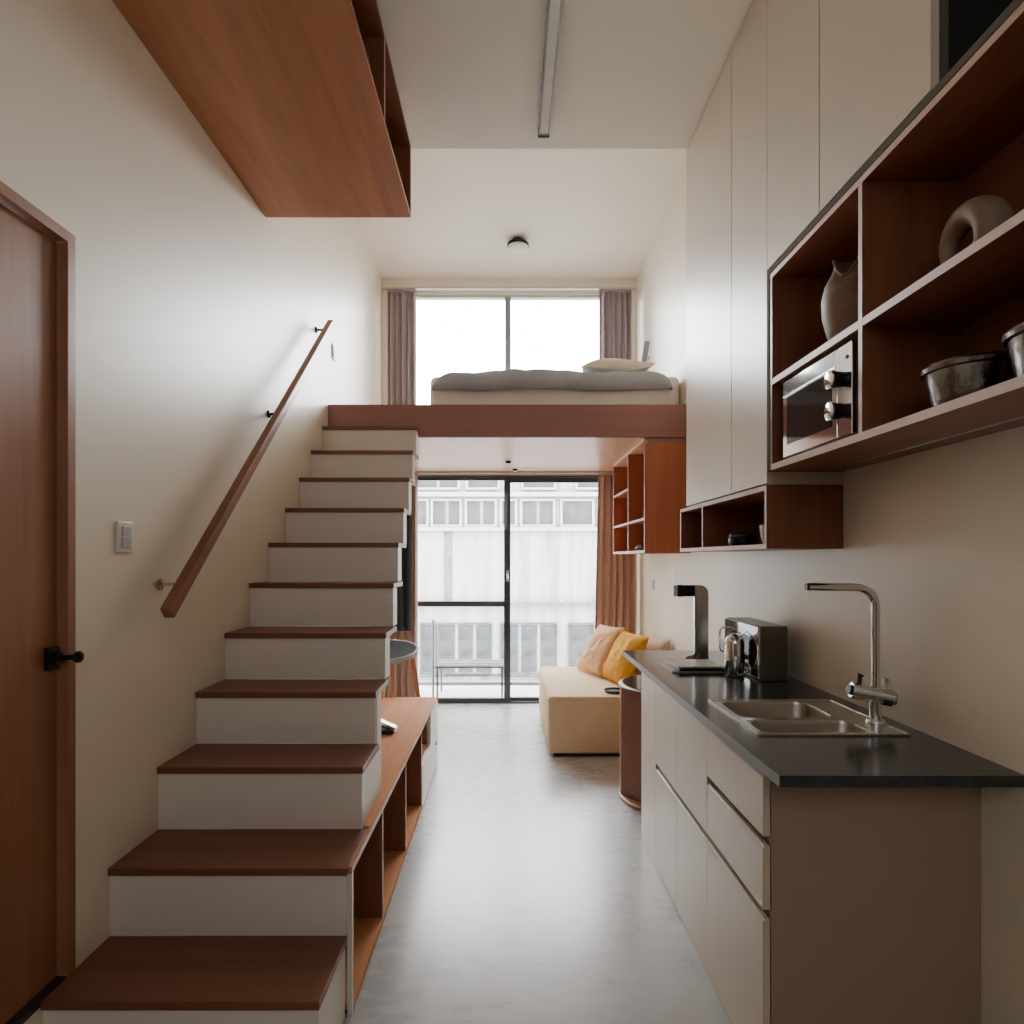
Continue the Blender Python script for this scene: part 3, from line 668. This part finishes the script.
# ------------------------------------------------------------------ things on the counter
WT = WZ1+.0005
dx0, dx1, dyc = .965, 1.038, 3.10
wd = thing('tap_column', 'flat chrome tap column bent like an upturned L at the far end of the worktop', 'dispenser', (1.0, dyc, WZ1))
poly = [(dx0, WT), (dx1, WT), (dx1, 1.235)]
poly += [(dx1-.045+.045*math.cos(R(a)), 1.235+.045*math.sin(R(a))) for a in range(15, 91, 15)]
poly += [(.905, 1.280), (.905, 1.222), (dx0, 1.222)]
part('column', MB().prism(poly, 'y', dyc-.016, dyc+.016), 'steel', wd, bevel=.004)
part('arm_sleeve', MB().box(.878, .9045, dyc-.017, dyc+.017, 1.221, 1.281).box(.905, .9648, dyc-.0175, dyc-.0162, 1.223, 1.279), 'blackmetal', wd)
part('arm_tip', MB().box(.857, .8775, dyc-.016, dyc+.016, 1.222, 1.280), 'plate', wd, bevel=.003)

mg = MB().box(.765, 1.015, 2.775, 3.02, WT, WT+.006)
solo('open_magazine', mg, 'paper', 'thin pale magazine lying on the worktop under the black-edged tablet', 'magazine', bevel=.001)
tb = thing('tablet', 'black-edged tablet with a pale cover lying on the magazine beside the tap column', 'tablet', (.90, 2.88, WT+.006))
part('tablet_body', MB().box(.795, 1.010, 2.765, 2.975, WT+.0065, WT+.021), 'black', tb, bevel=.004)
part('tablet_cover', MB().box(.790, 1.004, 2.785, 2.985, WT+.0213, WT+.026), 'paper', tb, bevel=.001)
# crumpled cloth
cl = MB()
def clothfn(u, v):
    x = -.05+.10*u; y = -.04+.08*v
    e = max(0, 1-(2*u-1)**4)*max(0, 1-(2*v-1)**4)
    z = e*(.026+.022*noise.noise(Vector((x*38, y*38, 3.1)))) + .02*e*u
    return Vector((.955+x, 3.035+y, WT+.0066+max(0, z)))
cl.grid(clothfn, 24, 18)
solo('crumpled_cloth', cl, 'cloth', 'crumpled taupe cloth in front of the foot of the tap column', 'cloth', smooth=60)

def smooth_path(p, n=6):
    p = [Vector(q) for q in p]; out = []
    for i in range(len(p)-1):
        a, b, c, d_ = p[max(i-1, 0)], p[i], p[i+1], p[min(i+2, len(p)-1)]
        for k in range(n):
            t = k/n
            out.append(.5*((2*b)+(c-a)*t+(2*a-5*b+4*c-d_)*t*t+(3*b-a-3*c+d_)*t**3))
    return out+[p[-1]]
# countertop oven
ox0, ox1, oy0, oy1, oz1 = 1.080, 1.205, 2.573, 2.975, WT+.236
ov = thing('countertop_oven', 'boxy dark metal countertop oven with mirrored door facing the aisle', 'oven', (1.14, 2.77, WZ1))
part('oven_body', MB().box(ox0+.010, ox1, oy0, oy1, WT+.001, oz1), 'gunmetal', ov, bevel=.004)
od = part('oven_door', MB().box(ox0-.002, ox0+.0095, oy0+.004, oy1-.004, WT+.012, oz1-.004), 'chrome', ov, bevel=.002)
part('door_glass', MB().box(ox0-.004, ox0-.002, oy0+.04, oy1-.10, WT+.05, oz1-.05), 'dark_glass', od)
part('door_handle', MB().tube(smooth_path([(ox0-.002, oy1-.03, WT+.19), (ox0-.032, oy1-.03, WT+.18), (ox0-.036, oy1-.03, WT+.13), (ox0-.032, oy1-.03, WT+.08), (ox0-.002, oy1-.03, WT+.07)]), .005, 10), 'chrome', od, smooth=True)
jx, jy = 1.022, 2.695
ju = thing('chrome_jug', 'rounded chrome jug with a thin wire handle standing before the countertop oven', 'jug', (jx, jy, WZ1))
part('jug_body', MB().lathe([(0, 0), (.036, 0), (.041, .006), (.043, .08), (.042, .150), (.036, .172), (.022, .186), (.010, .190), (0, .191)], (jx, jy, WT), 36), 'chrome', ju, smooth=True)
part('wire_handle', MB().tube(smooth_path([(jx+.020, jy-.01, WT+.182), (1.055, 2.63, WT+.205), (1.067, 2.562, WT+.16), (1.064, 2.558, WT+.09), (1.045, 2.60, WT+.035), (jx+.0, jy-.046, WT+.012)]), .0028, 8), 'chrome', ju, smooth=True)
part('spout', MB().tube([(jx-.035, jy+.02, WT+.12), (jx-.052, jy+.03, WT+.15), (jx-.060, jy+.035, WT+.175)], [.010, .008, .006], 12), 'chrome', ju, smooth=True)

# ------------------------------------------------------------------ drum side table under the counter overhang
dcx, dcy, drr = .958, 3.56, .288
dtab = thing('drum_side_table', 'brown drum side table with a flat face tucked under the far worktop end', 'side table', (dcx, dcy, 0))
poly = [(dcx+(drr-.004)*math.cos(R(a)), dcy+(drr-.004)*math.sin(R(a))) for a in range(-105, 186, 6)]   # round back, flat face toward the aisle
part('shell', MB().prism(poly, 'z', .0225, .655), 'leather', dtab, smooth=30)
part('bottom_disc', MB().lathe([(0, 0), (drr-.004, 0), (drr+.004, .004), (drr+.004, .018), (drr-.002, .022), (0, .022)], (dcx, dcy, .0005), 64), 'leather_light', dtab, smooth=True)
part('top_disc', MB().lathe([(0, 0), (drr-.002, 0), (drr+.004, .004), (drr+.004, .014), (drr-.004, .018), (0, .018)], (dcx, dcy, .6555), 64), 'leather', dtab, smooth=True)
part('glass_top', MB().lathe([(0, 0), (drr-.02, 0), (drr-.018, .004), (0, .005)], (dcx, dcy, .674), 64), 'dark_glass', dtab, smooth=True)

# ------------------------------------------------------------------ daybed and cushions
AX0, AX1, AY0, AY1, AZ = .292, 1.252, 4.268, 5.49, .432
ab = thing('daybed', 'cream upholstered daybed on a dark plinth against the right wall under the loft', 'sofa', ((AX0+AX1)/2, AY0, 0))
part('upholstered_body', MB().box(AX0, AX1, AY0, AY1, .024, AZ-.03), 'daybed', ab, bevel=.022)
part('seat_pad', MB().box(AX0-.004, AX1, AY0-.004, AY1, AZ-.055, AZ), 'daybed', ab, bevel=.026)
part('plinth', MB().box(AX0+.04, AX1-.01, AY0+.03, AY1-.03, .001, .025), 'black', ab)
def cushion_mb(size, thick, seed, cornerpull=.05):
    mb = MB(); n = 26
    def surf(sg):
        def fn(u, v):
            a, b = 2*u-1, 2*v-1
            px = a*(1-cornerpull*(1-abs(b)**2.0)*abs(a)); py = b*(1-cornerpull*(1-abs(a)**2.0)*abs(b))
            e = (max(0, 1-abs(a)**2.6)*max(0, 1-abs(b)**2.6))**.55
            w_ = .016*noise.noise(Vector((a*2.4, b*2.4, seed)))*e + .010*noise.noise(Vector((a*6, b*6, seed+9)))*e
            return Vector((px*size/2, py*size/2, sg*(thick/2*e)+w_))
        return fn
    mb.grid(surf(1), n, n); mb.grid(surf(-1), n, n)
    return mb
def cushion(name, label, mat, size, thick, mat4, seed):
    mb = cushion_mb(size, thick, seed)
    mb.v = [tuple(mat4 @ Vector(v)) for v in mb.v]
    # rest on the seat
    zmin = min(v[2] for v in mb.v); dz = AZ+.001-zmin
    mb.v = [(v[0], v[1], v[2]+dz) for v in mb.v]
    return solo(name, mb, mat, label, 'cushion', 'cushions on the daybed', smooth=80)
def lean(cx, cy, yaw, tilt, spin):
    # local z (normal) turned to -X, width along Y, leaning back toward +X
    base = Matrix(((0, 0, -1, 0), (-1, 0, 0, 0), (0, 1, 0, 0), (0, 0, 0, 1)))
    return Matrix.Translation((cx, cy, 0)) @ Matrix.Rotation(R(yaw), 4, 'Z') @ Matrix.Rotation(R(tilt), 4, 'Y') @ base @ Matrix.Rotation(R(spin), 4, 'Z')
cushion('throw_cushion', 'mustard-yellow square linen cushion leaning at the front of the daybed pile', 'orange', .44, .15, lean(.935, 4.80, 15, 30, 0), 1.3)
cushion('throw_cushion.001', 'peach square linen cushion leaning behind the mustard one', 'peach', .46, .14, lean(.80, 5.17, 16, 32, 3), 5.7)
cushion('throw_cushion.002', 'oat-coloured cushion against the right wall, mostly hidden by the counter corner', 'oat', .40, .13, lean(1.13, 4.72, 6, 26, 2), 8.2)
ty = thing('black_tray', 'small black oval tray on the front edge of the daybed beside the drum table', 'tray', (.83, 4.44, AZ))
part('tray_base', MB().lathe([(0, 0), (.070, 0), (.082, .010), (.085, .018), (.080, .018), (.070, .006), (0, .005)], (.80, 4.42, AZ+.001), 36), 'black', ty, smooth=True)

# ------------------------------------------------------------------ stool behind the bench
sx, sy, sz = -.895, 4.50, .735
so = thing('bar_stool', 'grey-seated stool with splayed orange-brown wooden legs behind the bench end', 'stool', (sx, sy, 0))
tilt = lambda mb: (setattr(mb, 'v', [(x, y, z+(y-sy)*.18) for x, y, z in mb.v]), mb)[1]
part('seat', tilt(MB().lathe([(0, -.05), (.14, -.048), (.205, -.034), (.222, -.012), (.214, 0), (.15, -.006), (0, -.012)], (sx, sy, sz), 40)), 'felt', so, smooth=True)
part('seat_rim', tilt(MB().lathe([(.206, -.044), (.228, -.036), (.234, -.010), (.228, .002), (.214, .0), (.206, -.044)], (sx, sy, sz), 48, cap=False)), 'felt_rim', so, smooth=True, label='pale grey seat rim')
for a in (0, 90, 180, 270):
    ca, sa = math.cos(R(a)), math.sin(R(a))
    part('leg', MB().tube([(sx+.185*ca, sy+.185*sa, sz-.044+.033*sa), (sx+.285*ca, sy+.285*sa, .001)], [.019, .014], 14), 'stool_wood', so, smooth=True)
part('foot_ring', MB().tube([(sx+.253*math.cos(a), sy+.253*math.sin(a), .22) for a in [2*math.pi*k/32 for k in range(33)]], .006, 8), 'blackmetal', so, smooth=True)

# ------------------------------------------------------------------ curtains
def curtain(name, label, mat, x0, x1, z0, z1, y, pleats, amp, seed, pull=0., cat='curtain'):
    mb = MB(); nu = pleats*10
    def fn(u, v):
        ph = u*pleats*2*math.pi
        a = amp*(1+.35*noise.noise(Vector((u*5, seed, 0))))
        x = x0+(x1-x0)*u + .2*amp*math.sin(2*ph) + pull*(1-v)*(1-u)
        yy = y + a*math.sin(ph+.5*noise.noise(Vector((u*4, v*1.2, seed)))) + .012*noise.noise(Vector((u*6, v*2, seed+4)))
        return Vector((x, yy, z0+(z1-z0)*v))
    mb.grid(fn, nu, 24)
    t = thing(name, label, cat, ((x0+x1)/2, y, z0), None)
    part('fabric', mb, mat, t, smooth=80, solid=.004)
    part('heading_tape', MB().box(x0-.002, x1+.002, y-.004, y+.004, z1-.002, z1+.020), mat, t)
    return t
curtain('curtain', 'mauve-grey pleated curtain at the left side of the upper window', 'curtain', -1.145, -.870, LT+.01, 3.975, 5.755, 5, .036, 1.1)
curtain('curtain.001', 'mauve-grey pleated curtain at the right side of the upper window', 'curtain', .885, 1.195, LT+.01, 3.975, 5.755, 6, .036, 2.7)
curtain('curtain.002', 'brown pleated curtain left of the glass door, behind the stool', 'curtain_brown', -1.17, -.855, .02, LB-.04, 5.745, 5, .04, 3.9)
curtain('curtain.003', 'brown pleated floor-length curtain right of the glass door, behind the daybed', 'curtain_brown', .875, 1.235, .02, LB-.04, 5.745, 6, .04, 6.3, pull=-.05)
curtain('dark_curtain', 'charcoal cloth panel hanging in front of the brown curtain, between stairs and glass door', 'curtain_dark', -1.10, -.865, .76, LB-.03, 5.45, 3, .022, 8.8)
for nm, z, y, x1, lab in (('curtain_track', 3.997, 5.755, XR-.02, 'pale curtain track across the top of the upper window'), ('curtain_track.001', LB-.018, 5.745, XR-.02, 'thin curtain track under the loft above the glass door')):
    solo(nm, MB().box(XL+.02, x1, y-.018, y+.018, z, z+.016), 'alu_light', lab, 'curtain track', bevel=.002)

# ------------------------------------------------------------------ bed on the loft
bed = thing('bed', 'low white mattress bed standing on the loft platform under the upper window', 'bed', (.34, 4.85, LT))
def rbox(x0, x1, y0, y1, z0, z1): return MB().box(x0, x1, y0, y1, z0, z1)
part('mattress', rbox(-.560, 1.255, 4.335, 5.38, LT+.001, 2.742), 'sheet', bed, bevel=.045)
dv = MB()
def duvetfn(u, v):
    a, b = 2*u-1, 2*v-1
    la = 9.0 if a < 0 else 14.0
    e = max(0, 1-abs(a)**la)**.42 * max(0, 1-abs(b)**12)**.42
    x = .325+.860*a; y = 4.855+.565*b
    wv = (.016*noise.noise(Vector((x*4.5, y*4.5, 2))) + .008*noise.noise(Vector((x*12, y*12, 5))))
    bulge = .018*noise.noise(Vector((x*5, b*3, 11)))
    return Vector((x, y + (bulge if abs(b) > .9 else 0) - .01*(b < 0)*e, 2.625+.008*math.sin(x*7)+ (.166+wv)*e))
dv.grid(duvetfn, 90, 60)
solo('duvet', dv, 'duvet', 'grey duvet spread over the bed on the loft', 'duvet', smooth=80, solid=.008)
pm = MB(); n_ = 24
def pilfn(sg):
    def fn(u, v):
        a, b = 2*u-1, 2*v-1
        e = (max(0, 1-abs(a)**2.2)*max(0, 1-abs(b)**2.4))**.6
        px = a*(1-.10*(1-b*b)*abs(a)); py = b*(1-.10*(1-a*a)*abs(b))
        return Vector((.835+px*.285, 4.66+py*.20, 2.828 + (.125*e if sg > 0 else -.02*e) + .07*max(0, a)**3 - .02*a))
    return fn
pm.grid(pilfn(1), n_, n_); pm.grid(pilfn(-1), n_, n_)
solo('pillow', pm, 'pillow', 'cream pillow lying on the grey duvet at the right end of the bed', 'pillow', smooth=80)
rd = thing('reading_lamp', 'small grey paddle reading lamp on the right wall above the pillow', 'lamp', (XR, 5.35, 3.18))
part('wall_mount', MB().lathe([(0, -.001), (.02, -.001), (.02, -.014), (0, -.014)], (XR, 5.35, 3.20), 20, 'x'), 'alu_light', rd, smooth=True)
part('lamp_arm', MB().tube([(XR-.012, 5.35, 3.20), (XR-.035, 5.33, 3.19), (XR-.050, 5.31, 3.17)], .005, 10), 'alu', rd, smooth=True)
part('lamp_head', MB().beam((XR-.056, 5.30, 3.15), (XR-.030, 5.28, 3.33), .050, .012, (1, -.35, 0)), 'grey_alu', rd, bevel=.005)

# ------------------------------------------------------------------ outside
struct('balcony_floor', MB().box(-2.2, 2.2, YF+.121, 6.72, -.14, -.005), 'balcony')
struct('balcony_kerb', MB().box(-2.2, 2.2, 6.721, 6.80, -.14, .03), 'pale_metal')
struct('street_ground', MB().box(-14, 14, 6.85, 13, -6.2, -6.0), 'balcony')
fr = thing('outdoor_bench', 'low pale metal bench frame on the balcony outside the left glass panel', 'bench', (-.38, 6.15, -.005))
part('seat_rail', MB().box(-.72, -.03, 6.02, 6.04, .315, .335), 'pale_metal', fr)
part('seat_rail', MB().box(-.72, -.03, 6.40, 6.42, .315, .335), 'pale_metal', fr)
part('seat_slats', MB().box(-.72, -.03, 6.12, 6.16, .322, .334).box(-.72, -.03, 6.22, 6.26, .322, .334).box(-.72, -.03, 6.31, 6.35, .322, .334), 'pale_metal', fr)
for x in (-.70, -.05):
    for y in (6.03, 6.41):
        part('leg', MB().box(x-.009, x+.009, y-.009, y+.009, -.004, .315), 'pale_metal', fr)
part('stretcher', MB().box(-.62, -.05, 6.024, 6.036, .24, .252), 'pale_metal', fr)
solo('balcony_pole', MB().tube([(-.745, 6.05, -.004), (-.745, 6.05, .80)], .011, 12), 'pale_metal', 'thin pale upright pole on the balcony at the left end of the bench', 'pole', smooth=True)

FYd = 12.0
def fx(px): return (px-507)/50.0
def fz(py): return 1.42-(py-558)/50.0
fb = thing('opposite_building', 'pale stained concrete building across the street with rows of grey windows', 'building', (0, FYd, -6))
part('facade_wall', MB().box(-9, 9, FYd, FYd+.4, -6, 4.35), 'facade', fb)
part('ledge', MB().box(-9, 9, FYd-.12, FYd-.001, fz(531), fz(527.5)), 'facade_trim', fb)
part('ledge', MB().box(-9, 9, FYd-.16, FYd-.001, fz(497), fz(493)), 'facade_trim', fb)
part('ledge', MB().box(-9, 9, FYd-.18, FYd-.001, fz(606), fz(603)), 'facade_stain', fb)
part('ledge', MB().box(-9, 9, FYd-.10, FYd-.001, fz(684), fz(676)), 'facade_stain', fb)
part('rain_stain', MB().box(fx(444), fx(452.5), FYd-.006, FYd-.001, fz(602), fz(531.5)), 'facade_stain', fb, label='dark vertical stain')
def fwin(x0, x1, y0, y1, panes, fm='facade_trim'):
    f = part('window', rect_frame(MB(), fx(x0), fx(x1), fz(y1), fz(y0), FYd-.06, FYd-.001, .045 if fm == 'facade_trim' else .022), fm, fb)
    for k in range(panes):
        a = x0+(x1-x0)*k/panes; b = x0+(x1-x0)*(k+1)/panes
        part('pane', MB().box(fx(a)+.046, fx(b)-.02, FYd-.03, FYd-.012, fz(y1)+.046, fz(y0)-.046), 'facade_pane' if fm == 'facade_trim' else 'facade_pane_dark', f)
for x0, x1, p in ((300, 330, 2), (336, 364, 1), (370, 398, 1), (402, 429, 1), (431, 462, 2), (465, 497, 2), (500, 517, 1), (520, 555, 2), (560, 594, 1), (597, 628, 2), (632, 664, 2), (668, 700, 1)):
    fwin(x0, x1, 499, 527, p)
for x0, x1, p in ((300, 340, 2), (350, 395, 2), (420, 436, 1), (438, 492, 3), (500, 557, 3), (568, 594, 1), (606, 650, 2), (660, 710, 2)):
    fwin(x0, x1, 623, 674, p, 'facade_frame')
for x0, x1, p in ((330, 400, 3), (415, 460, 2), (466, 500, 1), (521, 556, 1), (575, 625, 2)):
    fwin(x0, x1, 460, 490, p)

# ------------------------------------------------------------------ light
wld = bpy.data.worlds.new('overcast'); sc.world = wld; wld.use_nodes = True
nt = wld.node_tree; bg = nt.nodes['Background']
tcw = nt.nodes.new('ShaderNodeTexCoord'); sep = nt.nodes.new('ShaderNodeSeparateXYZ'); rp = nt.nodes.new('ShaderNodeValToRGB')
nt.links.new(tcw.outputs['Generated'], sep.inputs[0]); nt.links.new(sep.outputs['Z'], rp.inputs['Fac'])
rp.color_ramp.elements[0].color = (.93, .95, 1, 1); rp.color_ramp.elements[1].color = (1, .985, .955, 1)
nt.links.new(rp.outputs['Color'], bg.inputs['Color'])
bg.inputs['Strength'].default_value = 11.0
def portal(name, x0, x1, z0, z1):
    l = bpy.data.lights.new(name, 'AREA'); l.shape = 'RECTANGLE'; l.size = x1-x0; l.size_y = z1-z0
    l.cycles.is_portal = True
    o = bpy.data.objects.new(name, l); COL.objects.link(o); o.location = ((x0+x1)/2, YF+.125, (z0+z1)/2); o.rotation_euler = (R(-90), 0, 0)
portal('upper_window_portal', UX0, UX1, UZ0, UZ1)
portal('glass_door_portal', SX0, SX1, 0, SZ1)

fl = bpy.data.lights.new('rear_fill_light', 'AREA'); fl.shape = 'RECTANGLE'; fl.size = 1.9; fl.size_y = 1.3; fl.energy = 3.9; fl.color = (.96, .98, 1)  # added fill light, out of view behind the camera, lifts near shadows
flo = bpy.data.objects.new('rear_fill_light', fl); COL.objects.link(flo); flo.location = (.0, YB+.15, 2.7); flo.rotation_euler = (R(78), 0, 0)
# ------------------------------------------------------------------ camera
cam = bpy.data.cameras.new('camera'); co = bpy.data.objects.new('camera', cam); COL.objects.link(co)
co.location = (0, 0, H); co.rotation_euler = (R(90), 0, 0)
cam.sensor_width = 36; cam.lens = 600/1024*36; cam.shift_x = 5/1024; cam.shift_y = 46/1024; cam.clip_start = .02
sc.camera = co
sc.cycles.use_denoising = True
sc.cycles.max_bounces = 14; sc.cycles.diffuse_bounces = 8; sc.cycles.glossy_bounces = 6; sc.cycles.transparent_max_bounces = 16
sc.cycles.caustics_reflective = False; sc.cycles.caustics_refractive = False
sc.cycles.sample_clamp_indirect = 8
sc.view_settings.view_transform = 'AgX'
sc.view_settings.exposure = 2.05
